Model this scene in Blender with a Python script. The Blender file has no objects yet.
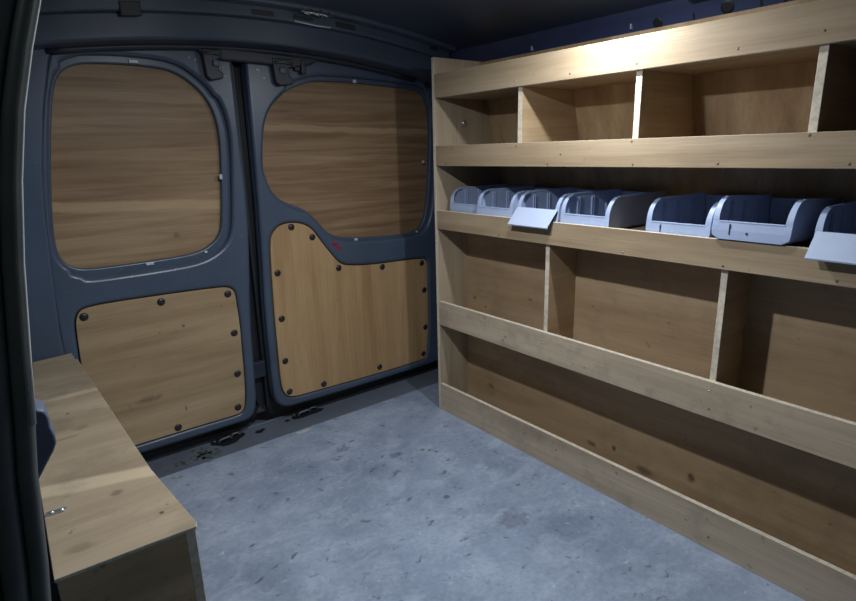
import bpy, bmesh, math, random
from mathutils import Vector, Matrix
random.seed(4)
S = bpy.context.scene
C = S.collection
PI = math.pi

# ------------------------------------------------------------------ materials
def new_mat(name):
    m = bpy.data.materials.new(name)
    m.use_nodes = True
    nt = m.node_tree
    b = nt.nodes['Principled BSDF']
    return m, nt, b

def nd(nt, t, **kw):
    n = nt.nodes.new(t)
    for k, v in kw.items():
        if k in n.inputs.keys():
            n.inputs[k].default_value = v
        else:
            setattr(n, k, v)
    return n

def ramp(nt, src, stops):
    r = nt.nodes.new('ShaderNodeValToRGB')
    e = r.color_ramp.elements
    while len(e) < len(stops):
        e.new(0.5)
    for i, (p, c) in enumerate(stops):
        e[i].position = p
        e[i].color = (c[0], c[1], c[2], 1) if not isinstance(c, (int, float)) else (c, c, c, 1)
    nt.links.new(src, r.inputs['Fac'])
    return r

def mixc(nt, fac, a, b, mode='MIX'):
    m = nt.nodes.new('ShaderNodeMix')
    m.data_type = 'RGBA'
    m.blend_type = mode
    for sock, v in ((m.inputs['Factor'], fac), (m.inputs['A'], a), (m.inputs['B'], b)):
        pass
    ins = [i for i in m.inputs if i.enabled or True]
    fa = m.inputs[0]; ca = m.inputs[6]; cb = m.inputs[7]
    for sock, v in ((fa, fac), (ca, a), (cb, b)):
        if isinstance(v, (int, float)):
            sock.default_value = v if sock is fa else (v, v, v, 1)
        elif isinstance(v, tuple):
            sock.default_value = (v[0], v[1], v[2], 1)
        else:
            nt.links.new(v, sock)
    return m.outputs[2]

def wood(name, dark, mid, light, axis, seed, figure=0.5, dirt=0.0, rough=0.55, stripes=None, spec=0.3, along=1.0, across=22.0, knots=()):
    """plywood face: long grain along axis, broad veneer figure, fine pores, optional grime"""
    m, nt, b = new_mat(name)
    L = nt.links
    tc = nd(nt, 'ShaderNodeTexCoord')
    mp = nd(nt, 'ShaderNodeMapping')
    sc = [across, across, across]
    sc['xyz'.index(axis)] = along
    mp.inputs['Scale'].default_value = sc
    mp.inputs['Location'].default_value = (seed * 3.1, seed * 1.7, seed * 2.3)
    L.new(tc.outputs['Object'], mp.inputs['Vector'])
    n1 = nd(nt, 'ShaderNodeTexNoise', Scale=1.0, Detail=6.0, Roughness=0.62, Distortion=0.6)
    L.new(mp.outputs[0], n1.inputs['Vector'])
    mp2 = nd(nt, 'ShaderNodeMapping')
    sc2 = [5.5, 5.5, 5.5]
    sc2['xyz'.index(axis)] = 0.7
    mp2.inputs['Scale'].default_value = sc2
    mp2.inputs['Location'].default_value = (seed, seed * 2, seed * 5)
    L.new(tc.outputs['Object'], mp2.inputs['Vector'])
    n2 = nd(nt, 'ShaderNodeTexNoise', Scale=1.3, Detail=3.0, Roughness=0.5, Distortion=1.2)
    L.new(mp2.outputs[0], n2.inputs['Vector'])
    mp3 = nd(nt, 'ShaderNodeMapping')
    sc3 = [260, 260, 260]
    sc3['xyz'.index(axis)] = 9
    mp3.inputs['Scale'].default_value = sc3
    L.new(tc.outputs['Object'], mp3.inputs['Vector'])
    n3 = nd(nt, 'ShaderNodeTexNoise', Scale=1.0, Detail=2.0, Roughness=0.5)
    L.new(mp3.outputs[0], n3.inputs['Vector'])
    a1 = nd(nt, 'ShaderNodeMath', operation='MULTIPLY'); a1.inputs[1].default_value = 1 - figure
    L.new(n1.outputs['Fac'], a1.inputs[0])
    a2 = nd(nt, 'ShaderNodeMath', operation='MULTIPLY_ADD'); a2.inputs[1].default_value = figure
    L.new(n2.outputs['Fac'], a2.inputs[0]); L.new(a1.outputs[0], a2.inputs[2])
    r = ramp(nt, a2.outputs[0], [(0.33, dark), (0.5, mid), (0.66, light)])
    pores = ramp(nt, n3.outputs['Fac'], [(0.3, 0.82), (0.55, 1.0)])
    col = mixc(nt, 0.6, r.outputs[0], pores.outputs[0], 'MULTIPLY')
    if stripes:                                    # pale sapwood stripes: (axis, centre, half width)
        sep = nd(nt, 'ShaderNodeSeparateXYZ')
        nz = nd(nt, 'ShaderNodeTexNoise', Scale=9.0, Detail=3.0)
        L.new(tc.outputs['Object'], nz.inputs['Vector'])
        L.new(tc.outputs['Object'], sep.inputs[0])
        for ax, cen, hw, tilt, stg in stripes:
            q = nd(nt, 'ShaderNodeMath', operation='MULTIPLY_ADD'); q.inputs[1].default_value = 0.02
            L.new(nz.outputs['Fac'], q.inputs[0]); L.new(sep.outputs['XYZ'.index(ax.upper())], q.inputs[2])
            tl = nd(nt, 'ShaderNodeMath', operation='MULTIPLY_ADD'); tl.inputs[1].default_value = tilt
            L.new(sep.outputs[0], tl.inputs[0]); L.new(q.outputs[0], tl.inputs[2])
            s_ = nd(nt, 'ShaderNodeMath', operation='SUBTRACT'); s_.inputs[1].default_value = cen + 0.01
            L.new(tl.outputs[0], s_.inputs[0])
            ab = nd(nt, 'ShaderNodeMath', operation='ABSOLUTE'); L.new(s_.outputs[0], ab.inputs[0])
            mr = nd(nt, 'ShaderNodeMapRange'); mr.inputs['From Min'].default_value = hw * 1.25; mr.inputs['From Max'].default_value = hw * 0.75
            mr.inputs['To Min'].default_value = 0; mr.inputs['To Max'].default_value = stg
            L.new(ab.outputs[0], mr.inputs['Value'])
            col = mixc(nt, mr.outputs[0], col, tuple(min(1, x * 1.28) for x in light))
    if knots:                                      # dark knots and stains: (centre, radii, strength)
        geo = nd(nt, 'ShaderNodeNewGeometry')
        wob = nd(nt, 'ShaderNodeTexNoise', Scale=60.0, Detail=3.0)
        L.new(tc.outputs['Object'], wob.inputs['Vector'])
        for (kc, kr, ks) in knots:
            sb = nd(nt, 'ShaderNodeVectorMath', operation='SUBTRACT'); sb.inputs[1].default_value = kc
            L.new(geo.outputs['Position'], sb.inputs[0])
            dv = nd(nt, 'ShaderNodeVectorMath', operation='DIVIDE'); dv.inputs[1].default_value = kr
            L.new(sb.outputs[0], dv.inputs[0])
            ln = nd(nt, 'ShaderNodeVectorMath', operation='LENGTH'); L.new(dv.outputs[0], ln.inputs[0])
            ad = nd(nt, 'ShaderNodeMath', operation='ADD'); L.new(ln.outputs['Value'], ad.inputs[0]); L.new(wob.outputs['Fac'], ad.inputs[1])
            kr_ = ramp(nt, ad.outputs[0], [(0.75, ks), (1.0, 0.0)])
            mr_ = nd(nt, 'ShaderNodeMapRange'); mr_.inputs['From Min'].default_value = 1.5; mr_.inputs['From Max'].default_value = 0.9
            mr_.inputs['To Max'].default_value = ks
            L.new(ad.outputs[0], mr_.inputs['Value'])
            nt.nodes.remove(kr_)
            col = mixc(nt, mr_.outputs[0], col, (0.07, 0.045, 0.028))
    if dirt > 0:
        nd1 = nd(nt, 'ShaderNodeTexNoise', Scale=7.0, Detail=6.0, Roughness=0.7)
        L.new(tc.outputs['Object'], nd1.inputs['Vector'])
        rd = ramp(nt, nd1.outputs['Fac'], [(0.5, 0.0), (0.75, dirt)])
        col = mixc(nt, rd.outputs[0], col, (0.10, 0.09, 0.075))
        nd2 = nd(nt, 'ShaderNodeTexNoise', Scale=34.0, Detail=3.0, Roughness=0.6)
        L.new(tc.outputs['Object'], nd2.inputs['Vector'])
        rd2 = ramp(nt, nd2.outputs['Fac'], [(0.68, 0.0), (0.74, min(1, dirt * 1.6))])
        col = mixc(nt, rd2.outputs[0], col, (0.05, 0.042, 0.035))
    L.new(col, b.inputs['Base Color'])
    b.inputs['Roughness'].default_value = rough
    b.inputs['Specular IOR Level'].default_value = spec
    bp = nd(nt, 'ShaderNodeBump', Strength=0.12, Distance=0.002)
    L.new(n3.outputs['Fac'], bp.inputs['Height'])
    L.new(bp.outputs[0], b.inputs['Normal'])
    return m

def ply_edge(name, c, axis='x'):
    m, nt, b = new_mat(name)
    tc = nd(nt, 'ShaderNodeTexCoord')
    n = nd(nt, 'ShaderNodeTexNoise', Scale=120.0, Detail=3.0)
    nt.links.new(tc.outputs['Object'], n.inputs['Vector'])
    w = nd(nt, 'ShaderNodeTexNoise', Scale=14.0, Detail=4.0)
    nt.links.new(tc.outputs['Object'], w.inputs['Vector'])
    r = ramp(nt, n.outputs['Fac'], [(0.35, tuple(x * 0.78 for x in c)), (0.6, c)])
    r2 = ramp(nt, w.outputs['Fac'], [(0.35, 0.8), (0.6, 1.0)])
    nt.links.new(mixc(nt, 0.7, r.outputs[0], r2.outputs[0], 'MULTIPLY'), b.inputs['Base Color'])
    b.inputs['Roughness'].default_value = 0.7
    b.inputs['Specular IOR Level'].default_value = 0.2
    return m

def paint(name, c, rough=0.42, scuff=0.35, metallic=0.0, scuffcol=(0.30, 0.33, 0.38), coat=0.0, sc=1.0, thr=0.63):
    m, nt, b = new_mat(name)
    L = nt.links
    tc = nd(nt, 'ShaderNodeTexCoord')
    n = nd(nt, 'ShaderNodeTexNoise', Scale=3.5, Detail=5.0, Roughness=0.6)
    L.new(tc.outputs['Object'], n.inputs['Vector'])
    r = ramp(nt, n.outputs['Fac'], [(0.3, tuple(x * 0.82 for x in c)), (0.7, tuple(x * 1.15 for x in c))])
    mp = nd(nt, 'ShaderNodeMapping'); mp.inputs['Scale'].default_value = (14 * sc, 14 * sc, 30 * sc)
    L.new(tc.outputs['Object'], mp.inputs[0])
    n2 = nd(nt, 'ShaderNodeTexNoise', Scale=2.4, Detail=8.0, Roughness=0.75, Distortion=1.5)
    L.new(mp.outputs[0], n2.inputs['Vector'])
    r2 = ramp(nt, n2.outputs['Fac'], [(thr, 0.0), (thr + 0.09, scuff)])
    col = mixc(nt, r2.outputs[0], r.outputs[0], scuffcol)
    L.new(col, b.inputs['Base Color'])
    b.inputs['Roughness'].default_value = rough
    b.inputs['Metallic'].default_value = metallic
    b.inputs['Coat Weight'].default_value = coat
    return m

def plain(name, c, rough=0.5, metallic=0.0, spec=0.5, var=0.12):
    m, nt, b = new_mat(name)
    tc = nd(nt, 'ShaderNodeTexCoord')
    n = nd(nt, 'ShaderNodeTexNoise', Scale=25.0, Detail=3.0)
    nt.links.new(tc.outputs['Object'], n.inputs['Vector'])
    r = ramp(nt, n.outputs['Fac'], [(0.3, tuple(x * (1 - var) for x in c)), (0.7, tuple(min(1, x * (1 + var)) for x in c))])
    nt.links.new(r.outputs[0], b.inputs['Base Color'])
    b.inputs['Roughness'].default_value = rough
    b.inputs['Metallic'].default_value = metallic
    b.inputs['Specular IOR Level'].default_value = spec
    return m

def floor_mat():
    m, nt, b = new_mat('grey_vinyl')
    L = nt.links
    tc = nd(nt, 'ShaderNodeTexCoord')
    n = nd(nt, 'ShaderNodeTexNoise', Scale=3.0, Detail=9.0, Roughness=0.68, Distortion=0.2)
    L.new(tc.outputs['Object'], n.inputs['Vector'])
    r = ramp(nt, n.outputs['Fac'], [(0.33, (0.185, 0.235, 0.325)), (0.52, (0.28, 0.34, 0.45)), (0.68, (0.38, 0.445, 0.56))])
    # pale chalky scuffs stretched along the drag direction
    mp = nd(nt, 'ShaderNodeMapping'); mp.inputs['Rotation'].default_value = (0, 0, 0.6); mp.inputs['Scale'].default_value = (6, 10, 1)
    L.new(tc.outputs['Object'], mp.inputs[0])
    n2 = nd(nt, 'ShaderNodeTexNoise', Scale=1.5, Detail=9.0, Roughness=0.75, Distortion=0.5)
    L.new(mp.outputs[0], n2.inputs['Vector'])
    r2 = ramp(nt, n2.outputs['Fac'], [(0.48, 0.0), (0.70, 0.6)])
    col = mixc(nt, r2.outputs[0], r.outputs[0], (0.47, 0.53, 0.65))
    # dark rubbed marks
    mp3 = nd(nt, 'ShaderNodeMapping'); mp3.inputs['Rotation'].default_value = (0, 0, -0.5); mp3.inputs['Scale'].default_value = (13, 17, 1)
    L.new(tc.outputs['Object'], mp3.inputs[0])
    n3 = nd(nt, 'ShaderNodeTexNoise', Scale=1.9, Detail=4.0, Roughness=0.62, Distortion=0.4)
    L.new(mp3.outputs[0], n3.inputs['Vector'])
    r3 = ramp(nt, n3.outputs['Fac'], [(0.625, 0.0), (0.70, 0.7)])
    col = mixc(nt, r3.outputs[0], col, (0.055, 0.065, 0.085))
    geo = nd(nt, 'ShaderNodeNewGeometry')           # a pale flaked patch at the sill edge and a few scuffs
    wob = nd(nt, 'ShaderNodeTexNoise', Scale=45.0, Detail=4.0)
    L.new(tc.outputs['Object'], wob.inputs['Vector'])
    for kc, kr, kcol, ks in (((-0.445, 0.160, 0), (0.035, 0.012, 1), (0.60, 0.58, 0.54), 0.8), ((-0.40, -0.03, 0), (0.03, 0.02, 1), (0.10, 0.12, 0.16), 0.5),
                             ((-0.36, 0.0, 0), (0.012, 0.006, 1), (0.06, 0.07, 0.09), 0.7), ((-0.30, -0.16, 0), (0.030, 0.018, 1), (0.09, 0.11, 0.15), 0.6),
                             ((-0.22, -0.19, 0), (0.008, 0.006, 1), (0.06, 0.07, 0.09), 0.8), ((-0.205, -0.205, 0), (0.008, 0.006, 1), (0.06, 0.07, 0.09), 0.8), ((-0.195, -0.225, 0), (0.008, 0.006, 1), (0.06, 0.07, 0.09), 0.8),
                             ((-0.32, -0.42, 0), (0.012, 0.010, 1), (0.06, 0.07, 0.09), 0.7), ((-0.25, -0.60, 0), (0.05, 0.04, 1), (0.10, 0.12, 0.17), 0.5)):
        sb = nd(nt, 'ShaderNodeVectorMath', operation='SUBTRACT'); sb.inputs[1].default_value = kc
        L.new(geo.outputs['Position'], sb.inputs[0])
        dv = nd(nt, 'ShaderNodeVectorMath', operation='DIVIDE'); dv.inputs[1].default_value = kr
        L.new(sb.outputs[0], dv.inputs[0])
        ln = nd(nt, 'ShaderNodeVectorMath', operation='LENGTH'); L.new(dv.outputs[0], ln.inputs[0])
        ad = nd(nt, 'ShaderNodeMath', operation='MULTIPLY_ADD'); ad.inputs[1].default_value = 1.6
        L.new(wob.outputs['Fac'], ad.inputs[0]); L.new(ln.outputs['Value'], ad.inputs[2])
        mr_ = nd(nt, 'ShaderNodeMapRange'); mr_.inputs['From Min'].default_value = 1.75; mr_.inputs['From Max'].default_value = 1.35
        mr_.inputs['To Max'].default_value = ks
        L.new(ad.outputs[0], mr_.inputs['Value'])
        col = mixc(nt, mr_.outputs[0], col, kcol)
    n5 = nd(nt, 'ShaderNodeTexNoise', Scale=38.0, Detail=5.0, Roughness=0.7)
    L.new(tc.outputs['Object'], n5.inputs['Vector'])
    r5 = ramp(nt, n5.outputs['Fac'], [(0.62, 0.0), (0.70, 0.55)])
    col = mixc(nt, r5.outputs[0], col, (0.62, 0.66, 0.74))
    r6 = ramp(nt, n5.outputs['Fac'], [(0.31, 0.8), (0.37, 0.0)])
    col = mixc(nt, r6.outputs[0], col, (0.10, 0.12, 0.16))
    # fine speckle
    n4 = nd(nt, 'ShaderNodeTexNoise', Scale=85.0, Detail=2.0)
    L.new(tc.outputs['Object'], n4.inputs['Vector'])
    r4 = ramp(nt, n4.outputs['Fac'], [(0.3, 0.85), (0.6, 1.0)])
    col = mixc(nt, 0.8, col, r4.outputs[0], 'MULTIPLY')
    L.new(col, b.inputs['Base Color'])
    b.inputs['Roughness'].default_value = 0.55
    b.inputs['Specular IOR Level'].default_value = 0.35
    bp = nd(nt, 'ShaderNodeBump', Strength=0.15, Distance=0.002)
    L.new(n4.outputs['Fac'], bp.inputs['Height']); L.new(bp.outputs[0], b.inputs['Normal'])
    return m

M = {}
PD, PM, PL = (0.26, 0.185, 0.112), (0.365, 0.272, 0.17), (0.455, 0.355, 0.24)
M['lip'] = wood('lip_board_wood', PD, PM, PL, 'y', 1.0, 0.45, 0.12)
M['lipworn'] = wood('worn_lip_board_wood', (0.38, 0.30, 0.21), (0.50, 0.405, 0.29), (0.60, 0.505, 0.38), 'y', 2.3, 0.4, 0.5)
M['shelf'] = wood('shelf_ply', PD, PM, PL, 'y', 3.0, 0.5, 0.15)
M['backlow'] = wood('back_panel_ply', (0.34, 0.23, 0.13), (0.44, 0.31, 0.185), (0.50, 0.37, 0.23), 'y', 4.0, 0.55, 0.35, knots=[((0.127, -0.545, 0.045), (1, 0.022, 0.010), 0.7), ((0.127, -0.62, 0.06), (1, 0.008, 0.012), 0.8), ((0.127, -0.715, 0.035), (1, 0.030, 0.014), 0.6), ((0.127, -0.84, 0.075), (1, 0.012, 0.016), 0.75), ((0.127, -0.30, 0.43), (1, 0.012, 0.005), 0.5), ((0.127, -0.05, 0.39), (1, 0.010, 0.008), 0.6), ((0.127, -0.13, 0.09), (1, 0.020, 0.010), 0.5)])
M['backup'] = wood('upper_back_panel_ply', (0.30, 0.20, 0.11), (0.42, 0.29, 0.165), (0.52, 0.38, 0.23), 'z', 5.0, 0.4, 0.1)
M['divider'] = wood('divider_ply', (0.32, 0.215, 0.118), (0.42, 0.30, 0.175), (0.50, 0.37, 0.225), 'x', 6.0, 0.5, 0.12)
M['endp'] = wood('end_panel_ply', (0.32, 0.245, 0.165), (0.41, 0.325, 0.225), (0.48, 0.39, 0.275), 'z', 7.0, 0.4, 0.12)
M['edge'] = ply_edge('ply_edge', (0.72, 0.64, 0.51))
M['winl'] = wood('window_board_wood', (0.17, 0.10, 0.05), (0.27, 0.175, 0.095), (0.37, 0.26, 0.15), 'x', 8.0, 0.45, 0.05, knots=[((-0.72, 0.284, 0.665), (0.012, 1, 0.010), 0.4)], rough=0.5, along=2.2, across=42, stripes=[('z', 0.700, 0.013, 0.06, 0.65), ('z', 0.985, 0.010, 0.0, 0.2)])
M['winr'] = wood('window_board_wood_warm', (0.16, 0.09, 0.045), (0.25, 0.155, 0.085), (0.35, 0.24, 0.14), 'x', 9.6, 0.35, 0.05, rough=0.5, along=2.2, across=46, stripes=[('z', 0.905, 0.009, 0.02, 0.55)])
M['lowl'] = wood('lower_panel_wood', (0.27, 0.18, 0.095), (0.385, 0.275, 0.155), (0.48, 0.36, 0.215), 'x', 10.4, 0.65, 0.12, across=28, knots=[((-0.745, 0.249, 0.408), (0.006, 1, 0.006), 0.8), ((-0.865, 0.249, 0.212), (0.04, 1, 0.012), 0.45), ((-0.77, 0.249, 0.155), (0.004, 1, 0.011), 0.6), ((-0.81, 0.249, 0.40), (0.003, 1, 0.003), 0.7)])
M['lowr'] = wood('lower_panel_wood_vertical_grain', (0.33, 0.20, 0.09), (0.43, 0.275, 0.135), (0.50, 0.34, 0.18), 'z', 11.0, 0.4, 0.08)
M['box'] = wood('wheel_arch_box_wood', (0.25, 0.19, 0.125), (0.345, 0.27, 0.18), (0.42, 0.335, 0.23), 'x', 12.0, 0.75, 0.5, across=14, along=3.0, knots=[((-1.06, -0.55, 0.40), (0.011, 0.010, 1), 0.5), ((-1.02, -0.645, 0.40), (0.004, 0.004, 1), 0.9), ((-1.10, -0.30, 0.40), (0.03, 0.006, 1), 0.35), ((-1.07, -0.27, 0.40), (0.016, 0.012, 1), 0.35), ((-1.12, -0.655, 0.40), (0.022, 0.012, 1), 0.35), ((-1.04, -0.20, 0.40), (0.02, 0.005, 1), 0.3)],
                stripes=[('y', 0.586, 0.010, 0.0, 0.8), ('y', 0.170, 0.019, 0.285, 0.8)])
M['boxside'] = wood('wheel_arch_box_side_wood', (0.36, 0.25, 0.12), (0.48, 0.35, 0.185), (0.56, 0.42, 0.23), 'x', 13.0, 0.5, 0.3)
M['chipedge'] = ply_edge('chipped_ply_edge', (0.74, 0.66, 0.52))
M['floor'] = floor_mat()
M['paint'] = paint('blue_grey_body_paint', (0.060, 0.088, 0.135), 0.36, 0.35)
M['paintdoor'] = paint('blue_grey_door_paint', (0.062, 0.086, 0.128), 0.34, 0.45, sc=1.8, thr=0.6)
M['sill'] = paint('worn_sill_paint', (0.125, 0.145, 0.18), 0.5, 0.5, scuffcol=(0.2, 0.2, 0.2), sc=2.0)
M['roof'] = paint('roof_paint', (0.045, 0.062, 0.098), 0.38, 0.1)
M['flarepaint'] = paint('flare_blue_side_paint', (0.043, 0.056, 0.125), 0.38, 0.1)  # bluer than the body paint: lens-flare glow put into the colour
M['black'] = plain('black_plastic_and_hole_shade', (0.012, 0.013, 0.016), 0.5)
M['cap'] = plain('dark_screw_cap', (0.022, 0.017, 0.02), 0.35)
M['rubber'] = plain('black_rubber', (0.075, 0.090, 0.088), 0.42, spec=0.5)
M['trimedge'] = plain('pale_edge_trim', (0.5, 0.51, 0.5), 0.4)
M['steel'] = plain('zinc_steel', (0.62, 0.62, 0.62), 0.35, 0.9)
M['clip'] = plain('pale_clip_and_highlight', (0.50, 0.54, 0.60), 0.35)
M['screw'] = plain('dull_brown_screw', (0.14, 0.10, 0.065), 0.5)
M['latch_shade'] = plain('blue_black_latch_and_shade', (0.018, 0.023, 0.034), 0.45)
M['red'] = plain('red_marker', (0.22, 0.03, 0.06), 0.6)
M['bin'] = plain('blue_grey_bin_plastic', (0.36, 0.435, 0.62), 0.42, spec=0.4, var=0.05)
M['flap'] = plain('pale_label_flap_plastic', (0.45, 0.52, 0.68), 0.42, spec=0.4, var=0.04)
M['buffer'] = plain('blue_grey_buffer', (0.095, 0.12, 0.18), 0.5)

# ------------------------------------------------------------------ mesh helpers
def tag(o, label=None, cat=None, group=None, kind=None):
    if label: o['label'] = label
    if cat: o['category'] = cat
    if group: o['group'] = group
    if kind: o['kind'] = kind
    return o

def empty(name, loc):
    o = bpy.data.objects.new(name, None)
    o.location = loc
    o.empty_display_size = 0.05
    C.objects.link(o)
    return o

def world_of(o):
    v = Vector((0, 0, 0))
    while o is not None:
        v += Vector(o.location); o = o.parent
    return v

def link(name, bm, mats, parent=None, origin=None, smooth=False, bevel=0.0, seg=2):
    """bm holds world coordinates; the object gets its origin at `origin` (or its parent's)"""
    if not isinstance(mats, (list, tuple)): mats = [mats]
    base = world_of(parent) if parent is not None else Vector((0, 0, 0))
    org = Vector(origin) if origin is not None else base
    bmesh.ops.translate(bm, verts=bm.verts, vec=-org)
    bmesh.ops.recalc_face_normals(bm, faces=bm.faces)
    me = bpy.data.meshes.new(name)
    bm.to_mesh(me); bm.free()
    for m in mats: me.materials.append(m)
    o = bpy.data.objects.new(name, me)
    C.objects.link(o)
    if parent is not None: o.parent = parent
    o.location = org - base
    if smooth:
        for p in me.polygons: p.use_smooth = True
    if bevel > 0:
        md = o.modifiers.new('bevel', 'BEVEL'); md.width = bevel; md.segments = seg; md.limit_method = 'ANGLE'; md.angle_limit = 0.6
    return o

def box(bm, x0, x1, y0, y1, z0, z1, mi=0):
    vs = [bm.verts.new((x, y, z)) for z in (z0, z1) for y in (y0, y1) for x in (x0, x1)]
    fs = [(0, 1, 3, 2), (4, 5, 7, 6), (0, 1, 5, 4), (2, 3, 7, 6), (0, 2, 6, 4), (1, 3, 7, 5)]
    out = []
    for f in fs:
        fc = bm.faces.new([vs[i] for i in f]); fc.material_index = mi; out.append(fc)
    return out

def prism(bm, pts, ax, a, b, mi=0):
    """extrude a 2-D outline along axis ax between a and b; pts are the two other coordinates in xyz order"""
    def P(p, t):
        if ax == 'x': return (t, p[0], p[1])
        if ax == 'y': return (p[0], t, p[1])
        return (p[0], p[1], t)
    A = [bm.verts.new(P(p, a)) for p in pts]
    B = [bm.verts.new(P(p, b)) for p in pts]
    n = len(pts)
    fs = [bm.faces.new(A), bm.faces.new(B[::-1])]
    for i in range(n):
        fs.append(bm.faces.new((A[i], A[(i + 1) % n], B[(i + 1) % n], B[i])))
    for f in fs: f.material_index = mi
    return fs

def edge_mat(bm, axis, mi=1):
    """thin faces of a board (not facing axis) take the ply-edge material"""
    bm.normal_update()
    k = 'xyz'.index(axis)
    for f in bm.faces:
        if abs(f.normal[k]) < 0.7: f.material_index = mi

def cyl(bm, c, r, h, ax='z', n=16, r2=None, mi=0):
    """cylinder from c along +axis by h"""
    r2 = r if r2 is None else r2
    def P(a, rr, t):
        u, v = rr * math.cos(a), rr * math.sin(a)
        if ax == 'x': return (c[0] + t, c[1] + u, c[2] + v)
        if ax == 'y': return (c[0] + u, c[1] + t, c[2] + v)
        return (c[0] + u, c[1] + v, c[2] + t)
    A = [bm.verts.new(P(2 * PI * i / n, r, 0)) for i in range(n)]
    B = [bm.verts.new(P(2 * PI * i / n, r2, h)) for i in range(n)]
    bm.faces.new(A).material_index = mi; bm.faces.new(B[::-1]).material_index = mi
    for i in range(n):
        bm.faces.new((A[i], A[(i + 1) % n], B[(i + 1) % n], B[i])).material_index = mi

def dome(bm, c, r, h, ax=(0, -1, 0), n=14, rings=4):
    """flattened cap on a surface, bulging along ax"""
    ax = Vector(ax).normalized()
    u = ax.orthogonal().normalized(); v = ax.cross(u)
    prev = [bm.verts.new(Vector(c) + r * (math.cos(2 * PI * i / n) * u + math.sin(2 * PI * i / n) * v)) for i in range(n)]
    bm.faces.new(prev)
    for k in range(1, rings):
        t = k / rings * PI / 2
        cur = [bm.verts.new(Vector(c) + ax * h * math.sin(t) + r * math.cos(t) * (math.cos(2 * PI * i / n) * u + math.sin(2 * PI * i / n) * v)) for i in range(n)]
        for i in range(n):
            bm.faces.new((prev[i], prev[(i + 1) % n], cur[(i + 1) % n], cur[i]))
        prev = cur
    bm.faces.new(prev)

def tube(bm, pts, r, n=10):
    pts = [Vector(p) for p in pts]
    rings = []
    for i, p in enumerate(pts):
        d = (pts[min(i + 1, len(pts) - 1)] - pts[max(i - 1, 0)]).normalized()
        u = d.cross(Vector((0, 1, 0.01))).normalized(); v = d.cross(u)
        rings.append([bm.verts.new(p + r * (math.cos(2 * PI * k / n) * u + math.sin(2 * PI * k / n) * v)) for k in range(n)])
    for a, b in zip(rings, rings[1:]):
        for k in range(n):
            bm.faces.new((a[k], a[(k + 1) % n], b[(k + 1) % n], b[k]))
    bm.faces.new(rings[0]); bm.faces.new(rings[-1][::-1])

def chaikin(p, it=2):
    for _ in range(it):
        q = []
        for i in range(len(p)):
            a, b = p[i], p[(i + 1) % len(p)]
            q.append((a[0] * .75 + b[0] * .25, a[1] * .75 + b[1] * .25))
            q.append((a[0] * .25 + b[0] * .75, a[1] * .25 + b[1] * .75))
        p = q
    return p

def area(p):
    return 0.5 * sum(p[i][0] * p[(i + 1) % len(p)][1] - p[(i + 1) % len(p)][0] * p[i][1] for i in range(len(p)))

def offset(p, d):
    """d may be a number or a function of the point"""
    s = 1 if area(p) > 0 else -1
    q = []
    n = len(p)
    for i in range(n):
        a, b = Vector(p[i - 1]), Vector(p[(i + 1) % n])
        t = (b - a).normalized()
        nn = Vector((t.y, -t.x)) * s
        dd = d(p[i], nn) if callable(d) else d
        q.append((p[i][0] + nn.x * dd, p[i][1] + nn.y * dd))
    return q

def slab(bm, outer, holes, y0, y1, bev=0.004):
    """sheet in the XZ plane with holes and rounded edges, between y0 and y1"""
    cu = bpy.data.curves.new('tmp', 'CURVE')
    cu.dimensions = '2D'; cu.fill_mode = 'BOTH'
    th = (y1 - y0) / 2
    bev = min(bev, th * 0.95)
    cu.extrude = th - bev; cu.bevel_depth = bev; cu.bevel_resolution = 2; cu.offset = -bev
    for ring in [outer] + holes:
        sp = cu.splines.new('POLY'); sp.points.add(len(ring) - 1); sp.use_cyclic_u = True
        for pt, c in zip(sp.points, ring): pt.co = (c[0], c[1], 0, 1)
    o = bpy.data.objects.new('tmp', cu); C.objects.link(o)
    dg = bpy.context.evaluated_depsgraph_get()
    me = bpy.data.meshes.new_from_object(o.evaluated_get(dg))
    ym = (y0 + y1) / 2
    me.transform(Matrix(((1, 0, 0, 0), (0, 0, -1, ym), (0, 1, 0, 0), (0, 0, 0, 1))))
    bm.from_mesh(me)
    bpy.data.objects.remove(o); bpy.data.curves.remove(cu); bpy.data.meshes.remove(me)

# ------------------------------------------------------------------ the van body
def xl(z):      # inner face of the left side, leaning in towards the roof
    P = [(-0.1, -1.195), (0.0, -1.19), (0.4, -1.168), (0.6, -1.152), (0.8, -1.128), (1.0, -1.085), (1.1, -1.055), (1.2, -1.01), (1.3, -0.95)]
    for (a, b), (c, d) in zip(P, P[1:]):
        if z <= c: return b + (d - b) * (z - a) / (c - a)
    return P[-1][1]
def xr(z): return -0.80 - xl(z)
def roof_z(x): return 1.272 - 0.16 * (x + 0.45) ** 2

Y_BACK, Y_FRONT = 0.40, -1.75
# floor: vinyl sheet up to the rear sill
bm = bmesh.new(); box(bm, -1.19, 0.36, Y_FRONT, 0.175, -0.012, 0.0)
tag(link('floor', bm, M['floor'], origin=(0, 0, 0)), 'scuffed grey blue vinyl floor of the load area', kind='structure')
# rear sill
bm = bmesh.new(); box(bm, -1.19, 0.36, 0.175, 0.30, -0.03, -0.004); box(bm, -1.19, 0.36, 0.30, 0.42, -0.05, -0.012)
box(bm, -1.19, 0.36, 0.296, 0.304, -0.05, 0.006)
tag(link('trim_1', bm, M['sill'], origin=(-0.4, 0.2, 0), bevel=0.004), 'worn dark sill between the vinyl floor and the rear doors', kind='structure')
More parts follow.
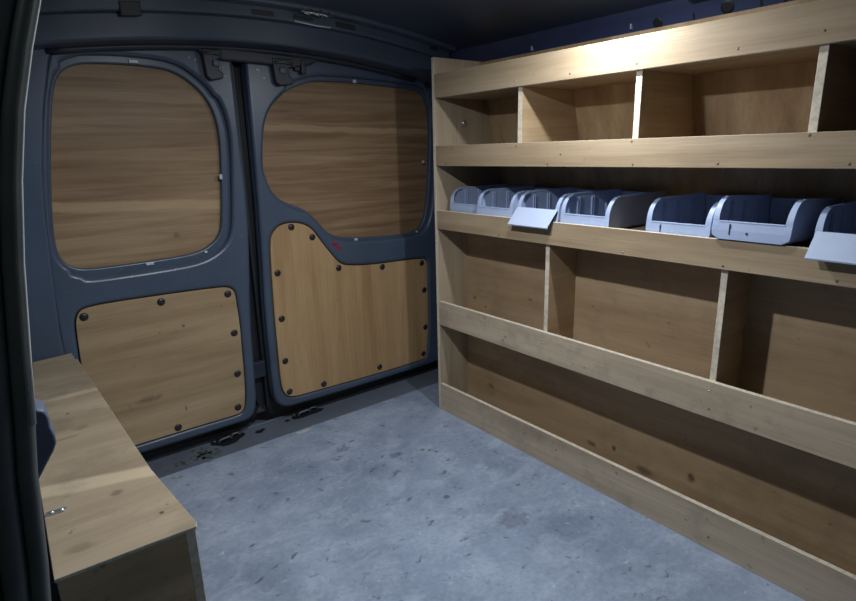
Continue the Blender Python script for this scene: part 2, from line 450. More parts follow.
# side skins and ceiling
def skin(name, fx, y0, y1, zs, mat, label, thick):
    bm = bmesh.new()
    pts = [(fx(z), z) for z in zs] + [(fx(z) + thick, z) for z in reversed(zs)]
    prism(bm, pts, 'y', y0, y1)
    return tag(link(name, bm, mat, origin=(fx(0.5), 0, 0)), label, kind='structure')
ZS = [-0.05, 0, 0.2, 0.4, 0.5, 0.6, 0.7, 0.8, 0.9, 1.0, 1.05, 1.1, 1.15, 1.2, 1.24]
skin('wall_left', xl, -0.80, 0.40, ZS, M['paint'], 'blue grey inner side of the van behind the left box', -0.012)
wr = skin('wall_right', xr, Y_FRONT, 0.40, ZS, M['flarepaint'], 'blue grey van side above and behind the shelving', 0.012)
bm = bmesh.new()
xs = [-1.06 + i * (0.27 + 1.06) / 24 for i in range(25)]
prism(bm, [(x, roof_z(x)) for x in xs] + [(x, roof_z(x) + 0.015) for x in reversed(xs)], 'y', Y_FRONT, 0.40)
for yb in (-0.72, -1.3):   # pressed roof bows
    prism(bm, [(x, roof_z(x) + 0.004) for x in xs] + [(x, roof_z(x) - 0.014) for x in reversed(xs)], 'y', yb - 0.035, yb + 0.035)
tag(link('ceiling', bm, M['roof'], origin=(-0.4, -0.6, 1.27), bevel=0.006), 'dark blue bare metal van roof', kind='structure')
bm = bmesh.new(); prism(bm, [(xl(z), z) for z in ZS] + [(xr(z), z) for z in reversed(ZS)], 'y', Y_FRONT - 0.02, Y_FRONT)
tag(link('wall_front', bm, M['paint'], origin=(-0.4, Y_FRONT, 0)), 'blue grey bulkhead at the cab end', kind='structure')
# black discs and plates: painted shade of holes and slots above the shelves
for i, (y, z, r) in enumerate(((-0.600, 1.165, 0.0125), (-0.765, 1.168, 0.0150))):
    bm = bmesh.new(); dome(bm, (xr(z) - 0.0005, y, z), r, 0.0015, (-1, 0, -0.45), 20, 2)
    link('hole_shade_disc', bm, M['black'], wr)
for y, z, h in ((-0.689, 1.160, 0.010), (-0.834, 1.163, 0.014), (-0.88, 1.163, 0.014)):
    bm = bmesh.new()
    prism(bm, [(xr(z - h) - 0.0015, z - h), (xr(z + h) - 0.0015, z + h), (xr(z + h) + 0.003, z + h), (xr(z - h) + 0.003, z - h)], 'y', y - 0.002, y + 0.002)
    link('slot', bm, M['black'], wr)
for y, z in ((-0.53, 1.166), (-0.20, 1.163)):
    bm = bmesh.new(); box(bm, xr(z) - 0.006, xr(z) + 0.003, y - 0.0018, y + 0.0018, z - 0.004, z + 0.008)
    link('clip', bm, M['clip'], wr)

# rear aperture: jambs left and right of the doors, header above
bm = bmesh.new()
JL = [(xl(z), z) for z in ZS] + [(-0.89, 1.24), (-0.93, 1.16), (-0.957, 1.11), (-0.986, 1.0), (-1.012, 0.86), (-1.025, 0.75), (-1.043, 0.46), (-1.040, 0.06), (-1.040, -0.05)]
slab(bm, JL, [], 0.230, 0.2455, 0.005)
tag(link('trim_2', bm, M['paint'], origin=(-1.1, 0.25, 0), smooth=False), 'blue grey pillar left of the rear doors', kind='structure')
bm = bmesh.new()
JR = [(xr(z), z) for z in ZS] + [(0.14, 1.24), (0.185, 1.16), (0.232, 1.05), (0.268, 0.85), (0.276, 0.6), (0.276, 0.06), (0.276, -0.05)]
slab(bm, JR, [], 0.232, 0.268, 0.006)
tag(link('trim_3', bm, M['paint'], origin=(0.3, 0.25, 0)), 'blue grey pillar behind the end of the shelving', kind='structure')
bm = bmesh.new()
xs2 = [-1.0 + i * (1.19) / 30 for i in range(31)]
def hdr(top, bot, y0, y1): prism(bm, [(x, roof_z(x) - top) for x in xs2] + [(x, roof_z(x) - bot) for x in reversed(xs2)], 'y', y0, y1)
hdr(0.004, 0.040, 0.135, 0.242); hdr(0.036, 0.100, 0.152, 0.242); hdr(-0.02, 0.012, 0.10, 0.242)
header = tag(link('trim_4', bm, M['roof'], origin=(-0.4, 0.2, 1.2), bevel=0.007, seg=3), 'dark roof header arching over the rear doors', kind='structure')
def hslot(name, x, dz, w, h, y, mat, d=0.006):  # thin black plates that paint the shade inside header openings
    bm = bmesh.new(); z = roof_z(x) - dz
    s = -0.32 * (x + 0.45)
    prism(bm, [(x - w, z - h - s * w), (x + w, z - h + s * w), (x + w, z + h + s * w), (x - w, z + h - s * w)], 'y', y - d, y + 0.002)
    return link(name, bm, mat, header, bevel=0.002)
bm = bmesh.new()
xs3 = [x for x in xs2 if -0.97 < x < 0.12]
tube(bm, [(x, 0.232, roof_z(x) - 0.104) for x in xs3], 0.0085, 10)
link('header_shade_strip', bm, M['latch_shade'], header, smooth=True)  # dark strip painting the shaded band under the header, shaped as a seal
bm = bmesh.new()
prism(bm, [(-0.63, 1.17), (-0.60, 1.142), (-0.545, 1.134), (-0.44, 1.132), (-0.335, 1.128), (-0.28, 1.140), (-0.25, 1.16)], 'y', 0.226, 0.244)
link('lock_recess_shade', bm, M['latch_shade'], header, bevel=0.006, seg=3)  # dark plate painting the shade of the lock recess between the latches
hslot('slot', -0.462, 0.027, 0.031, 0.0065, 0.135, M['black'], 0.002)
hslot('slot', -0.210, 0.025, 0.033, 0.0075, 0.135, M['black'], 0.002)
hslot('slot', -0.345, 0.026, 0.030, 0.0045, 0.135, M['black'], 0.002)
hslot('slot', 0.118, 0.010, 0.016, 0.012, 0.135, M['black'], 0.003)
hslot('recess_shade', -0.787, 0.036, 0.023, 0.016, 0.135, M['black'], 0.003)
for x, dz in ((-0.87, 0.012), (-0.80, 0.013), (-0.285, 0.012)):
    bm = bmesh.new(); dome(bm, (x, 0.135, roof_z(x) - dz), 0.003, 0.002)
    link('screw', bm, M['clip'], header)
bm = bmesh.new()     # pale tube as a painted highlight on the header edge, then a wire hook
tube(bm, [(-0.375, 0.131, roof_z(-0.375) - 0.037), (-0.31, 0.131, roof_z(-0.31) - 0.040), (-0.262, 0.132, roof_z(-0.262) - 0.038)], 0.0022)
link('highlight_strip', bm, M['clip'], header, smooth=True)
bm = bmesh.new()
for dx in (-0.03, 0.0, 0.028):
    tube(bm, [(-0.335 + dx, 0.10, 1.262), (-0.330 + dx, 0.092, 1.249), (-0.318 + dx, 0.092, 1.246), (-0.312 + dx, 0.098, 1.258)], 0.0025, 8)
tube(bm, [(-0.37, 0.095, 1.253), (-0.30, 0.094, 1.250), (-0.27, 0.098, 1.252)], 0.0025, 8)
link('wire_hook', bm, M['steel'], header, smooth=True)

# ------------------------------------------------------------------ rear doors
LW = [(-0.992, 0.858), (-0.968, 0.993), (-0.953, 1.051), (-0.939, 1.081), (-0.915, 1.1), (-0.883, 1.11), (-0.794, 1.114), (-0.713, 1.111), (-0.671, 1.103), (-0.634, 1.08), (-0.603, 1.051), (-0.581, 1.01), (-0.571, 0.96), (-0.571, 0.906), (-0.576, 0.841), (-0.591, 0.694), (-0.603, 0.653), (-0.632, 0.627), (-0.675, 0.609), (-0.747, 0.604), (-0.892, 0.602), (-0.958, 0.603), (-0.988, 0.613), (-1.007, 0.636), (-1.013, 0.67), (-1.009, 0.734)]
RW = [(-0.453, 0.836), (-0.447, 0.904), (-0.435, 0.969), (-0.415, 1.01), (-0.38, 1.047), (-0.33, 1.078), (-0.262, 1.099), (-0.202, 1.102), (-0.096, 1.101), (0.062, 1.094), (0.149, 1.088), (0.189, 1.064), (0.205, 0.988), (0.198, 0.846), (0.18, 0.674), (0.15, 0.597), (0.103, 0.584), (0.036, 0.584), (-0.12, 0.591), (-0.188, 0.599), (-0.231, 0.612), (-0.261, 0.635), (-0.29, 0.674), (-0.326, 0.708), (-0.374, 0.727), (-0.415, 0.749), (-0.439, 0.784), (-0.446, 0.815)]
LP = [(-1.012, 0.3), (-1.006, 0.452), (-1.002, 0.479), (-0.994, 0.496), (-0.978, 0.505), (-0.925, 0.508), (-0.798, 0.506), (-0.625, 0.501), (-0.596, 0.494), (-0.585, 0.477), (-0.584, 0.439), (-0.582, 0.365), (-0.584, 0.318), (-0.588, 0.176), (-0.596, 0.11), (-0.605, 0.091), (-0.624, 0.085), (-0.738, 0.087), (-0.888, 0.086), (-0.98, 0.086), (-1.005, 0.095), (-1.013, 0.12)]
RP = [(-0.467, 0.368), (-0.463, 0.507), (-0.458, 0.614), (-0.448, 0.643), (-0.423, 0.665), (-0.384, 0.671), (-0.341, 0.662), (-0.313, 0.643), (-0.29, 0.608), (-0.253, 0.556), (-0.223, 0.518), (-0.192, 0.503), (-0.1, 0.492), (0.023, 0.488), (0.142, 0.484), (0.157, 0.468), (0.157, 0.397), (0.155, 0.237), (0.154, 0.204), (0.142, 0.097), (0.129, 0.084), (0.099, 0.080), (-0.125, 0.080), (-0.357, 0.086), (-0.435, 0.088), (-0.459, 0.106), (-0.468, 0.141), (-0.467, 0.29)]
LW, RW, LP, RP = [chaikin(p, 2) for p in (LW, RW, LP, RP)]
DL = [(-1.045, 0.055), (-1.05, 0.46), (-1.032, 0.75), (-1.02, 0.86), (-0.992, 1.0), (-0.962, 1.11), (-0.93, 1.19), (-0.54, 1.21), (-0.520, 1.21), (-0.517, 1.19), (-0.517, 1.0), (-0.517, 0.72), (-0.53, 0.55), (-0.545, 0.40), (-0.552, 0.20), (-0.556, 0.10), (-0.575, 0.06), (-0.61, 0.053)]
DR = [(-0.480, 1.19), (-0.476, 1.21), (-0.46, 1.21), (0.10, 1.19), (0.15, 1.16), (0.20, 1.06), (0.235, 0.85), (0.25, 0.6), (0.25, 0.07), (0.235, 0.05), (-0.43, 0.053), (-0.47, 0.062), (-0.492, 0.085), (-0.50, 0.13), (-0.498, 0.4), (-0.488, 0.6), (-0.482, 0.8)]
SKIN_Y = {'door_1': 0.314, 'door_2': 0.302}
def ease(outline): return chaikin(outline, 1)
def door(name, label, outline, win, low, winmat, lowmat, caps, shift):
    o = empty(name, (sum(p[0] for p in outline) / len(outline), 0.27, 0.05))
    tag(o, label, kind='structure')
    bm = bmesh.new()
    slab(bm, ease(outline), [offset(win, shift), offset(low, 0.003)], 0.246, 0.270, 0.0095)
    f = slab(bm, ease(outline), [offset(win, 0.0)], 0.268, 0.290, 0.004)
    fr = link('door_frame', bm, M['paintdoor'], o)
    bm = bmesh.new(); slab(bm, offset(win, 0.012), [], 0.284, 0.296, 0.002)
    w = link('window_board', bm, winmat, o)
    bm = bmesh.new(); slab(bm, offset(low, 0.0005), [], 0.2485, 0.266, 0.0015)
    l = link('lower_panel', bm, lowmat, o)
    bm = bmesh.new(); prism(bm, [(x, min(z, 1.23)) for x, z in offset(outline, 0.045)], 'y', SKIN_Y[name], SKIN_Y[name] + 0.008)
    link('outer_skin', bm, M['black'], o)
    for x, z in caps:
        bm = bmesh.new(); dome(bm, (x, 0.249, z), 0.0112, 0.005, (0, -1, 0), 16, 4)
        link('screw_cap', bm, M['cap'], l, smooth=True)
    return o, fr, w, l
LC = [(-0.984, 0.483), (-0.794, 0.488), (-0.607, 0.478), (-0.602, 0.353), (-0.607, 0.22), (-0.618, 0.109), (-0.8, 0.101)]
RC = [(-0.384, 0.657), (-0.314, 0.617), (-0.225, 0.501), (-0.048, 0.479), (0.131, 0.468), (0.139, 0.361), (-0.444, 0.517), (-0.445, 0.366), (-0.447, 0.221), (-0.442, 0.11), (-0.315, 0.101), (-0.081, 0.102), (0.125, 0.104), (0.139, 0.211)]
d1, f1, w1, l1 = door('door_1', 'narrow left rear door with boarded window and wooden lower panel', DL, LW, LP, M['winl'], M['lowl'], LC,
    lambda p, n: 0.006 if n.x < -0.6 else (0.016 if n.x < -0.2 else (0.024 if n.y < 0.5 else 0.018)))
d2, f2, w2, l2 = door('door_2', 'wide right rear door with stepped window and screwed wooden panel', DR, RW, RP, M['winr'], M['lowr'], RC,
    lambda p, n: 0.004 if n.x < -0.5 else (0.010 if n.y < 0.5 else 0.014))
bm = bmesh.new(); box(bm, -0.512, -0.500, 0.282, 0.299, 0.06, 1.17)
link('gap_seal', bm, M['black'], d2, bevel=0.003)
bm = bmesh.new(); box(bm, -0.557, -0.503, 0.276, 0.298, 0.175, 0.23)   # lower lock block in the gap
link('lock_block', bm, M['latch_shade'], d2, bevel=0.003)
def clip(x, z, parent, w=0.006, h=0.004, y=0.246, mat='clip'):
    bm = bmesh.new(); box(bm, x - w, x + w, y - 0.003, y + 0.004, z - h, z + h)
    link('clip', bm, M[mat], parent, bevel=0.001)
for x, z, w, h in ((-0.769, 1.121, 0.011, 0.004), (-0.804, 0.597, 0.010, 0.004), (-0.581, 0.822, 0.004, 0.007), (-0.65, 0.61, 0.004, 0.003)): clip(x, z, d1, w, h, 0.266)
for x, z in ((-0.548, 1.118), (-0.543, 1.095), (-0.62, 1.133), (-0.635, 1.137)): clip(x, z, d1, 0.0022, 0.0022)
for x, z, w, h in ((-0.111, 1.105, 0.006, 0.005), (-0.141, 0.588, 0.006, 0.004), (0.165, 0.84, 0.004, 0.006), (0.125, 0.586, 0.003, 0.003)): clip(x, z, d2, w, h, 0.266)
for x, z in ((-0.449, 1.118), (-0.444, 1.117), (-0.43, 1.096)): clip(x, z, d2, 0.003, 0.0022)
bm = bmesh.new()
for q in range(7):
    dome(bm, (-0.243 + q * 0.0042 + random.uniform(-.002, .002), 0.246, 0.592 - q * 0.0045 + random.uniform(-.003, .003)), random.uniform(0.005, 0.009), 0.0008, (0, -1, 0), 8, 2)
tag(link('crayon_mark', bm, M['red'], d2), 'dull red smear')
# black latches at the top of each door
for par, x0, x1, z0, z1, nx in ((d1, -0.606, -0.553, 1.080, 1.160, -0.572), (d2, -0.408, -0.345, 1.075, 1.150, -0.38)):
    bm = bmesh.new()
    prism(bm, [(x0, z1), (x0 + 0.006, z0 + 0.01), (x0 + 0.018, z0), (x1 - 0.004, z0 + 0.006), (x1, z0 + 0.02), (x1 - 0.012, z0 + 0.028), (x1 - 0.012, z1 - 0.025), (x1, z1 - 0.02), (x1, z1)], 'y', 0.222, 0.248)
    la = link('latch', bm, M['latch_shade'], par, bevel=0.003)
    bm = bmesh.new(); box(bm, nx - 0.009, nx + 0.009, 0.216, 0.226, (z0 + z1) / 2 - 0.004, (z0 + z1) / 2 + 0.012)
    link('latch_tongue', bm, M['roof'], la, bevel=0.002)
    bm = bmesh.new(); tube(bm, [(x0 + 0.005, 0.218, z1 - 0.012), (x0 + 0.03, 0.214, z1 - 0.01), (x1 - 0.002, 0.218, z1 - 0.014)], 0.004, 8)
    link('latch_rod', bm, M['rubber'], la, smooth=True)
bm = bmesh.new(); box(bm, -0.318, -0.302, 0.222, 0.247, 1.112, 1.152); box(bm, -0.335, -0.318, 0.23, 0.247, 1.12, 1.145)
link('latch_guide', bm, M['latch_shade'], d2, bevel=0.003)

# strikers let into the sill
def striker(x, y, sx, sy, label):
    o = empty('door_striker', (x, y, -0.004))
    tag(o, label, 'door striker', 'door strikers in the rear sill')
    bm = bmesh.new()
    n = 22; pts = []
    for i in range(n):
        a = 2 * PI * i / n; k = 1 + 0.16 * math.sin(3 * a + x * 9) + random.uniform(-.06, .06)
        pts.append((x + sx * k * math.cos(a), y + sy * k * math.sin(a)))
    prism(bm, pts, 'z', -0.006, -0.001)
    link('pocket', bm, M['black'], o)
    bm = bmesh.new()
    tube(bm, [(x - sx * .6, y - sy * .3, 0), (x - sx * .5, y - sy * .3, 0.010), (x + sx * .1, y - sy * .25, 0.012), (x + sx * .2, y - sy * .2, 0)], 0.0032, 8)
    tube(bm, [(x + sx * .3, y + sy * .2, 0), (x + sx * .35, y + sy * .25, 0.009), (x + sx * .7, y + sy * .3, 0.008), (x + sx * .75, y + sy * .3, 0)], 0.0032, 8)
    link('striker_loop', bm, M['sill'], o, smooth=True)
    for dx in (-0.75, 0.05, 0.8):
        bm = bmesh.new(); dome(bm, (x + sx * dx, y + sy * 0.45, -0.001), 0.006, 0.005, (0, 0, 1), 10, 3)
        link('bolt_head', bm, M['rubber'], o, smooth=True)
striker(-0.655, 0.272, 0.052, 0.028, 'black striker pocket in the sill under the left rear door')
striker(-0.375, 0.280, 0.056, 0.024, 'black striker pocket in the sill under the right rear door')
bm = bmesh.new()
for x, y, r in ((-0.555, 0.262, 0.014), (-0.54, 0.268, 0.009), (-0.45, 0.273, 0.010)): dome(bm, (x, y, -0.0045), r, 0.0025, (0, 0, 1), 10, 3)
tag(link('grease_spots', bm, M['black'], origin=(-0.5, 0.265, -0.004)), 'black grease spots on the sill between the two striker pockets', 'grease', kind='stuff')
bm = bmesh.new()
for i in range(60):
    dome(bm, (-0.755 + random.gauss(0, 0.035), 0.232 + random.gauss(0, 0.02), -0.0045), random.uniform(0.003, 0.010), 0.0012, (0, 0, 1), 7, 2)
tag(link('flaked_dirt', bm, M['rubber'], origin=(-0.75, 0.23, -0.004)), 'dark flaked dirt on the sill beside the wooden box', 'dirt', kind='stuff')

# ------------------------------------------------------------------ sliding-door pillar, left foreground
PIL = [(0.30, -1.178), (0.44, -1.160), (0.522, -1.151), (0.613, -1.1435), (0.662, -1.137), (0.724, -1.130), (0.801, -1.121), (0.866, -1.111), (0.92, -1.100), (0.966, -1.087), (1.003, -1.075), (1.06, -1.052), (1.12, -1.03), (1.2, -0.99)]
bm = bmesh.new()
prism(bm, [(x - 0.005, z) for z, x in PIL] + [(-1.30, 1.2), (-1.42, 0.9), (-1.45, 0.30), (-1.45, 0.0), (-1.195, 0.0)], 'y', -0.835, -0.80)
tag(link('trim_5', bm, M['rubber'], origin=(-1.2, -0.82, 0)), 'dark pillar at the edge of the sliding door opening', kind='structure')
seal = empty('door_seal', (-1.19, -0.85, 0.0))
tag(seal, 'ribbed black rubber seal down the sliding door opening at far left', 'door seal')
for k, (off, r) in enumerate(((0.008, 0.008), (0.026, 0.0105), (0.050, 0.014), (0.082, 0.018), (0.12, 0.02))):
    bm = bmesh.new()
    pts = [(-1.195 - off, -0.85, 0.0)] + [(x - off, -0.85, z) for z, x in PIL]
    tube(bm, pts, r, 14)
    link('seal_rib', bm, M['rubber'], seal, smooth=True)
bm = bmesh.new(); tube(bm, [(x - 0.0022, -0.863, z) for z, x in PIL if z > 0.65], 0.0023, 8)
link('edge_bead', bm, M['trimedge'], seal, smooth=True)
bm = bmesh.new()
prism(bm, [(-1.150, 0.650), (-1.134, 0.651), (-1.128, 0.648), (-1.1260, 0.640), (-1.1262, 0.630), (-1.1242, 0.621), (-1.1242, 0.612), (-1.128, 0.604), (-1.136, 0.592), (-1.145, 0.578), (-1.165, 0.578)], 'y', -0.80, -0.765)
tag(link('door_buffer', bm, M['buffer'], origin=(-1.14, -0.80, 0.6), bevel=0.003, seg=3), 'blue grey buffer block on the sliding door pillar above the wooden box', 'door buffer')

# ------------------------------------------------------------------ wheel-arch box
wb = empty('wheel_arch_box', (-1.06, -0.67, 0.0))
tag(wb, 'low plywood box over the wheel arch with worn pale top at left', 'wooden box')
bm = bmesh.new()
top = [(-1.153, -0.700), (-1.06, -0.7035), (-0.991, -0.707), (-0.988, -0.698), (-0.9905, -0.67), (-1.004, -0.508), (-1.0225, 0.165), (-1.027, 0.168), (-1.028, 0.228), (-1.112, 0.215), (-1.146, -0.3)]
prism(bm, top, 'z', 0.3945, 0.400)
edge_mat(bm, 'z'); link('top_board', bm, [M['box'], M['chipedge']], wb, bevel=0.0010)
bm = bmesh.new(); prism(bm, [(-1.151, -0.699), (-1.06, -0.7025), (-1.005, -0.7055), (-1.005, -0.690), (-1.151, -0.687)], 'z', 0.0, 0.3945)
edge_mat(bm, 'y'); link('front_panel', bm, [M['boxside'], M['edge']], wb, bevel=0.001)
bm = bmesh.new(); prism(bm, [(-1.005, -0.7055), (-0.9925, -0.7060), (-1.009, -0.505), (-1.027, 0.166), (-1.039, 0.166), (-1.021, -0.505)], 'z', 0.0, 0.3945)
edge_mat(bm, 'x'); link('side_panel', bm, [M['boxside'], M['edge']], wb, bevel=0.001)
bm = bmesh.new()     # small bolt plate
pl = [(-1.150, -0.5495), (-1.1265, -0.5515), (-1.122, -0.547), (-1.123, -0.5415), (-1.147, -0.5390)]
prism(bm, pl, 'z', 0.400, 0.4018)
bpz = link('fixing_plate', bm, M['steel'], wb, bevel=0.0006)
for x, y in ((-1.141, -0.5445), (-1.129, -0.546)):
    bm = bmesh.new(); dome(bm, (x, y, 0.4018), 0.0035, 0.002, (0, 0, 1), 10, 3)
    link('screw', bm, M['steel'], bpz, smooth=True)

# ------------------------------------------------------------------ shelving unit on the right
YE = -1.62                         # far end towards the cab
sh = empty('shelving_unit', (0.1, -0.8, 0.0))
tag(sh, 'plywood van racking with five lipped shelves and divider cells on the right side', 'shelving')
def xb(z): return 0.128 if z < 0.67 else 0.255 - 0.27 * (z - 0.904)
prof = [(0, 0), (0.136, 0), (0.136, 0.665), (xb(0.672) + 0.009, 0.672), (xb(1.15) + 0.010, 1.15), (0, 1.15)]
for y0 in (-0.012, YE):
    bm = bmesh.new(); prism(bm, prof, 'y', y0, y0 + 0.012)
    edge_mat(bm, 'y'); link('end_panel', bm, [M['endp'], M['edge']], sh, bevel=0.0008)
YA, YB = -0.012, YE + 0.012
for z0, z1, m in ((1.034, 1.1018, 'lip'), (0.8327, 0.8936, 'lip'), (0.635, 0.6944, 'lip'), (0.3112, 0.3932, 'lipworn'), (0.0, 0.0971, 'lipworn')):
    bm = bmesh.new(); box(bm, 0, 0.012, YB, YA, z0, z1)
    edge_mat(bm, 'x')
    lp_ = link('front_lip', bm, [M[m], M['edge']], sh, bevel=0.0009)
    screws = {1.034: [(-.19, .010), (-.345, .014), (-.52, .012), (-.694, .012), (-.90, .012), (-1.036, .02)],
              0.8327: [(-.06, .006), (-.09, .05), (-.352, .052), (-.46, .006), (-.50, .03), (-.694, .055), (-.70, .006), (-.885, .008), (-1.036, .056), (-1.10, .008)],
              0.635: [(-.29, .007), (-.46, .03), (-.69, .007), (-.916, .007), (-1.11, .008)],
              0.3112: [(-.31, .02), (-.46, .05), (-.60, .02), (-.916, .06), (-.92, .02), (-1.0, .055)],
              0.0: [(-.52, .06), (-.95, .03)]}[z0]
    for y, dz in screws:
        bm = bmesh.new(); dome(bm, (0, y, z0 + dz), 0.0027, 0.0007, (-1, 0, 0), 8, 2)
        link('screw', bm, M['steel'] if random.random() < 0.3 else M['screw'], lp_, smooth=True)
for z, x1 in ((1.034, xb(1.04)), (0.8327, xb(0.838)), (0.669, xb(0.675)), (0.3112, 0.127), (0.001, 0.127)):
    bm = bmesh.new(); box(bm, 0.012, x1 - 0.001, YB, YA, z, z + 0.012)
    edge_mat(bm, 'z'); link('shelf_board', bm, [M['shelf'], M['edge']], sh)
bm = bmesh.new(); box(bm, 0.127, 0.136, YB, YA, 0.001, 0.668)
link('back_panel', bm, M['backlow'], sh)
bm = bmesh.new(); prism(bm, [(xb(0.671), 0.671), (xb(0.671) + 0.009, 0.671), (xb(1.147) + 0.009, 1.147), (xb(1.147), 1.147)], 'y', YB, YA)
link('back_panel', bm, M['backup'], sh)
for y in (-0.345, -0.687, -1.028):
    bm = bmesh.new(); z0, z1 = 0.8447, 1.034
    prism(bm, [(0.012, z0), (xb(z0) - 0.001, z0), (xb(z1) - 0.001, z1), (0.012, z1)], 'y', y - 0.0145, y)
    edge_mat(bm, 'y'); link('divider', bm, [M['divider'], M['edge']], sh, bevel=0.0008)
for y in (-0.452, -0.909):
    bm = bmesh.new(); box(bm, 0.012, 0.127, y - 0.0135, y, 0.3232, 0.669)
    edge_mat(bm, 'y'); link('divider', bm, [M['divider'], M['edge']], sh, bevel=0.0008)
bm = bmesh.new(); cyl(bm, (0.118, -0.012, 0.962), 0.013, -0.002, 'y', 20)
wa = link('washer', bm, M['steel'], sh)
bm = bmesh.new(); dome(bm, (0.118, -0.0138, 0.962), 0.0085, 0.006, (0, -1, 0), 14, 4)
tag(link('bolt_head', bm, M['steel'], wa, smooth=True), 'round steel bolt head')

# ------------------------------------------------------------------ storage bins
W, D, H, HF = 0.141, 0.265, 0.080, 0.034
def bin_curve(n=14):
    """front edge of a side wall, from the front foot up and back to the top (x, z)"""
    out = [(0.0, 0.0), (0.0, 0.008), (0.0, 0.018), (0.0005, 0.026), (0.0015, HF)]
    for i in range(1, n + 1):
        t = i / n
        out.append((0.0015 + 0.040 * (1 - math.cos(t * PI / 2)) ** 1.0, HF + (H - HF) * math.sin(t * PI / 2)))
    return out
CV = bin_curve()
def bin_body():
    bm = bmesh.new()
    th, r = 0.0025, 0.014
    side = [(0.0015, r)] + [(max(x, 0.0015), z) for x, z in CV if z > r] + [(D - 0.012, H), (D - 0.002, r)]
    for y0 in (-th, -W):
        prism(bm, side, 'y', y0, y0 + th)
    # floor with rounded lower edges
    arc = [(-r + r * math.cos(a), r - r * math.sin(a)) for a in [PI / 2 * k / 5 for k in range(6)]]
    arc_in = [(-r + (r - th) * math.cos(a), r - (r - th) * math.sin(a)) for a in [PI / 2 * k / 5 for k in range(6)]]
    ring = arc + [(-W - y, z) for y, z in reversed(arc)] + [(-W - y, z) for y, z in arc_in] + list(reversed(arc_in))
    prism(bm, ring, 'x', 0.002, D)
    prism(bm, [(D - th, 0.002), (D, 0.002), (D - 0.012, H - 0.004), (D - 0.012 - th, H - 0.004)], 'y', -W + 0.004, -0.004)
    # rolled rim on the top of each side
    for ya, yb in ((-0.0035, 0.0012), (-W - 0.0012, -W + 0.0035)):
        box(bm, 0.040, D - 0.010, ya, yb, H - 0.0015, H + 0.0025)
    # moulded ribs inside the side walls and the back
    for x in (0.060, 0.068, 0.120, 0.128, 0.185, 0.193):
        box(bm, x, x + 0.003, -0.006, -0.002, 0.004, H - 0.008)
        box(bm, x, x + 0.003, -W + 0.002, -W + 0.006, 0.004, H - 0.008)
    for y in (-W * 0.33, -W * 0.37, -W * 0.66, -W * 0.70):
        box(bm, D - 0.019, D - 0.010, y - 0.0015, y + 0.0015, th, H - 0.012)
    return bm
def bin_front():
    """front plate with rounded lower corners, and the broad flanges that sweep up along both sides"""
    bm = bmesh.new()
    r, fw, th = 0.014, 0.0115, 0.0028
    def inset(z): return r - math.sqrt(max(0, r * r - (r - z) ** 2)) if z < r else 0.0
    pts = [(x, z) for x, z in CV]
    for s in (0, 1):
        rings = []
        for i, (x, z) in enumerate(pts):
            t = i / (len(pts) - 1)
            w = fw * (1.0 if z <= HF else 1 - 0.25 * (z - HF) / (H - HF))
            a = inset(z) - 0.001; b = max(a + 0.001, w)
            ya, yb = (-a, -b) if s == 0 else (-W + a, -W + b)
            j0, j1 = pts[max(0, i - 1)], pts[min(len(pts) - 1, i + 1)]
            d = Vector((j1[0] - j0[0], j1[1] - j0[1])).normalized(); nx, nz = d.y, -d.x     # inward
            rings.append([bm.verts.new((x - 0.0012 * nx, ya, z - 0.0012 * nz)), bm.verts.new((x - 0.0012 * nx, yb, z - 0.0012 * nz)),
                          bm.verts.new((x + th * nx, yb, z + th * nz)), bm.verts.new((x + th * nx, ya, z + th * nz))])
        for p, q in zip(rings, rings[1:]):
            for k in range(4): bm.faces.new((p[k], p[(k + 1) % 4], q[(k + 1) % 4], q[k]))
        bm.faces.new(rings[0]); bm.faces.new(rings[-1][::-1])
    prism(bm, [(-0.0012, 0.0), (0.0025, 0.0), (0.0040, HF), (0.0003, HF), (-0.0012, 0.018)], 'y', -W + fw - 0.001, -fw + 0.001)
    return bm
def bin_lip():
    bm = bmesh.new(); box(bm, -0.0005, 0.0065, -W + 0.010, -0.010, HF - 0.001, HF + 0.0022); return bm
def bin_slot():
    bm = bmesh.new(); box(bm, -0.0020, -0.0008, -W * 0.24 - 0.0012, -W * 0.24 + 0.0012, 0.010, HF - 0.004); return bm
def bin_hole():
    bm = bmesh.new(); cyl(bm, (-0.0020, -W * 0.47, 0.014), 0.0024, 0.0012, 'x', 10); return bm
def bin_flap():
    bm = bmesh.new()
    a, b = (-0.0020, 0.0430), (-0.0405, 0.001)
    n = Vector((-(b[1] - a[1]), b[0] - a[0])).normalized() * 0.002
    prism(bm, [a, b, (b[0] + 0.001, b[1] - 0.003), (b[0] + 0.004, b[1] - 0.003), (b[0] + 0.004, b[1] + 0.001), (a[0] + 0.004, a[1] - 0.001), (a[0] + 0.004, a[1] - 0.009), (a[0] + 0.006, a[1] - 0.009), (a[0] + 0.006, a[1])], 'y', -W + 0.002, -0.002)
    return bm
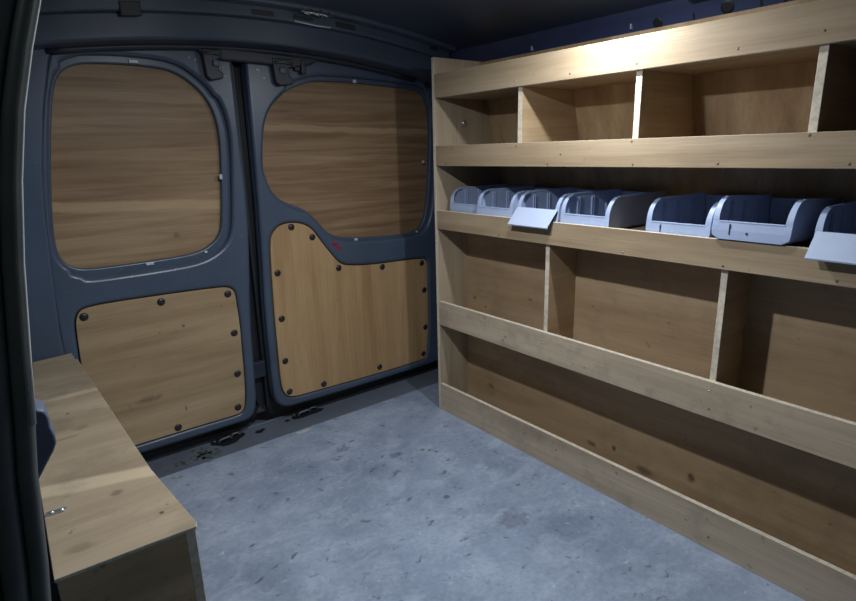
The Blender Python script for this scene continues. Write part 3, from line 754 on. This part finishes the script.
BINS = [  # x front, y of the far side, z, tilt, flap, slot
    (0.032, -0.041, 0.6812, 0.0, 0, 0, 'grey blue bin nearest the rear doors, set back in shade at the row end'),
    (0.014, -0.186, 0.6812, 0.0, 0, 0, 'grey blue bin second from the rear doors, between shaded bin and flapped bin'),
    (0.0135, -0.347, 0.6812, 0.0, 1, 0, 'grey blue bin with pale flap over the lip, third from the rear doors'),
    (0.014, -0.497, 0.6812, 0.0, 0, 0, 'grey blue bin just after the left flapped bin, wide gap on its right'),
    (0.0148, -0.735, 0.6812, 0.0, 0, 1, 'grey blue bin right of the wide gap, touching the raised bin'),
    (-0.004, -0.889, 0.6965, 0.0555, 0, 2, 'grey blue bin pulled forward onto the lip, rounded front corners showing'),
    (0.0135, -1.062, 0.6812, 0.0, 1, 0, 'grey blue bin with pale flap at the right edge of the picture'),
]
first = None
for i, (x, y, z, tilt, flap, slot, label) in enumerate(BINS):
    r = empty('storage_bin', (0, 0, 0))
    if first is None:
        link('bin_body', bin_body(), M['bin'], r, bevel=0.0006)
        link('front_plate', bin_front(), M['bin'], r, bevel=0.0005)
        link('front_rim', bin_lip(), M['bin'], r, bevel=0.0008)
        first = r
    else:
        for ch in list(first.children):
            c = ch.copy(); C.objects.link(c); c.parent = r
    if slot: link('label_slot', bin_slot(), M['black'], r)
    if slot > 1: link('drain_hole', bin_hole(), M['black'], r)
    if flap: tag(link('label_flap', bin_flap(), M['flap'], r, bevel=0.0005), 'pale sloping label flap')
    tag(r, label, 'storage bin', 'grey blue bins in a row on the middle shelf')
for i, r in enumerate([o for o in C.objects if o.name.startswith('storage_bin')]):
    x, y, z, tilt, flap, slot, label = BINS[i]
    r.location = (x, y, z); r.rotation_euler = (0, tilt, 0)

# ------------------------------------------------------------------ light: two roof LEDs, dim ambience through the open side door, one added fill
def lamp(name, loc, down, around, col, size=0.03):
    """a roof LED: a small disc shining down with some spill sideways from its domed lens"""
    l = bpy.data.lights.new(name, 'AREA'); l.shape = 'DISK'; l.size = size; l.energy = down; l.color = col
    o = bpy.data.objects.new(name, l); o.location = loc; C.objects.link(o)
    q = bpy.data.lights.new(name + '_lens', 'POINT'); q.energy = around; q.color = col; q.shadow_soft_size = size * 0.4
    p = bpy.data.objects.new(name + '_lens', q); p.location = (loc[0], loc[1], loc[2] - 0.002); C.objects.link(p)
LED = (0.90, 0.95, 1.0)
lamp('roof_light', (-0.14, -0.648, 1.185), 3.5, 1.3, LED)
lamp('roof_light', (-0.64, -0.625, 1.166), 6.6, 1.9, LED)
yl = bpy.data.lights.new('seal_fill_light', 'POINT'); yl.energy = 2.0; yl.color = (0.88, 1.0, 0.97); yl.shadow_soft_size = 0.15  # added fill to brighten the pillar seal, no real lamp here
yo = bpy.data.objects.new('seal_fill_light', yl); yo.location = (-1.52, -1.36, 1.52); C.objects.link(yo)
w = bpy.data.worlds.new('garage'); S.world = w; w.use_nodes = True
w.node_tree.nodes['Background'].inputs[0].default_value = (0.75, 0.88, 1.0, 1)
w.node_tree.nodes['Background'].inputs[1].default_value = 0.025

# ------------------------------------------------------------------ camera
cd = bpy.data.cameras.new('camera'); cam = bpy.data.objects.new('camera', cd); C.objects.link(cam)
yaw, p, r = math.radians(37.81375935), math.radians(14.96866952), math.radians(-1.5421527)
f = Vector((math.sin(yaw) * math.cos(p), math.cos(yaw) * math.cos(p), -math.sin(p)))
rt = Vector((math.cos(yaw), -math.sin(yaw), 0)); up = rt.cross(f)
c_, s_ = math.cos(r), math.sin(r)
R_, U_ = c_ * rt + s_ * up, -s_ * rt + c_ * up
cam.matrix_world = Matrix(((R_.x, U_.x, -f.x, -1.13966955), (R_.y, U_.y, -f.y, -1.42118101), (R_.z, U_.z, -f.z, 0.88080993), (0, 0, 0, 1)))
cd.sensor_width = 36; cd.lens = 36 * 561.784 / 856; cd.clip_start = 0.02
S.camera = cam
S.view_settings.view_transform = 'Standard'; S.view_settings.look = 'None'; S.view_settings.gamma = 1; S.view_settings.exposure = 0.0
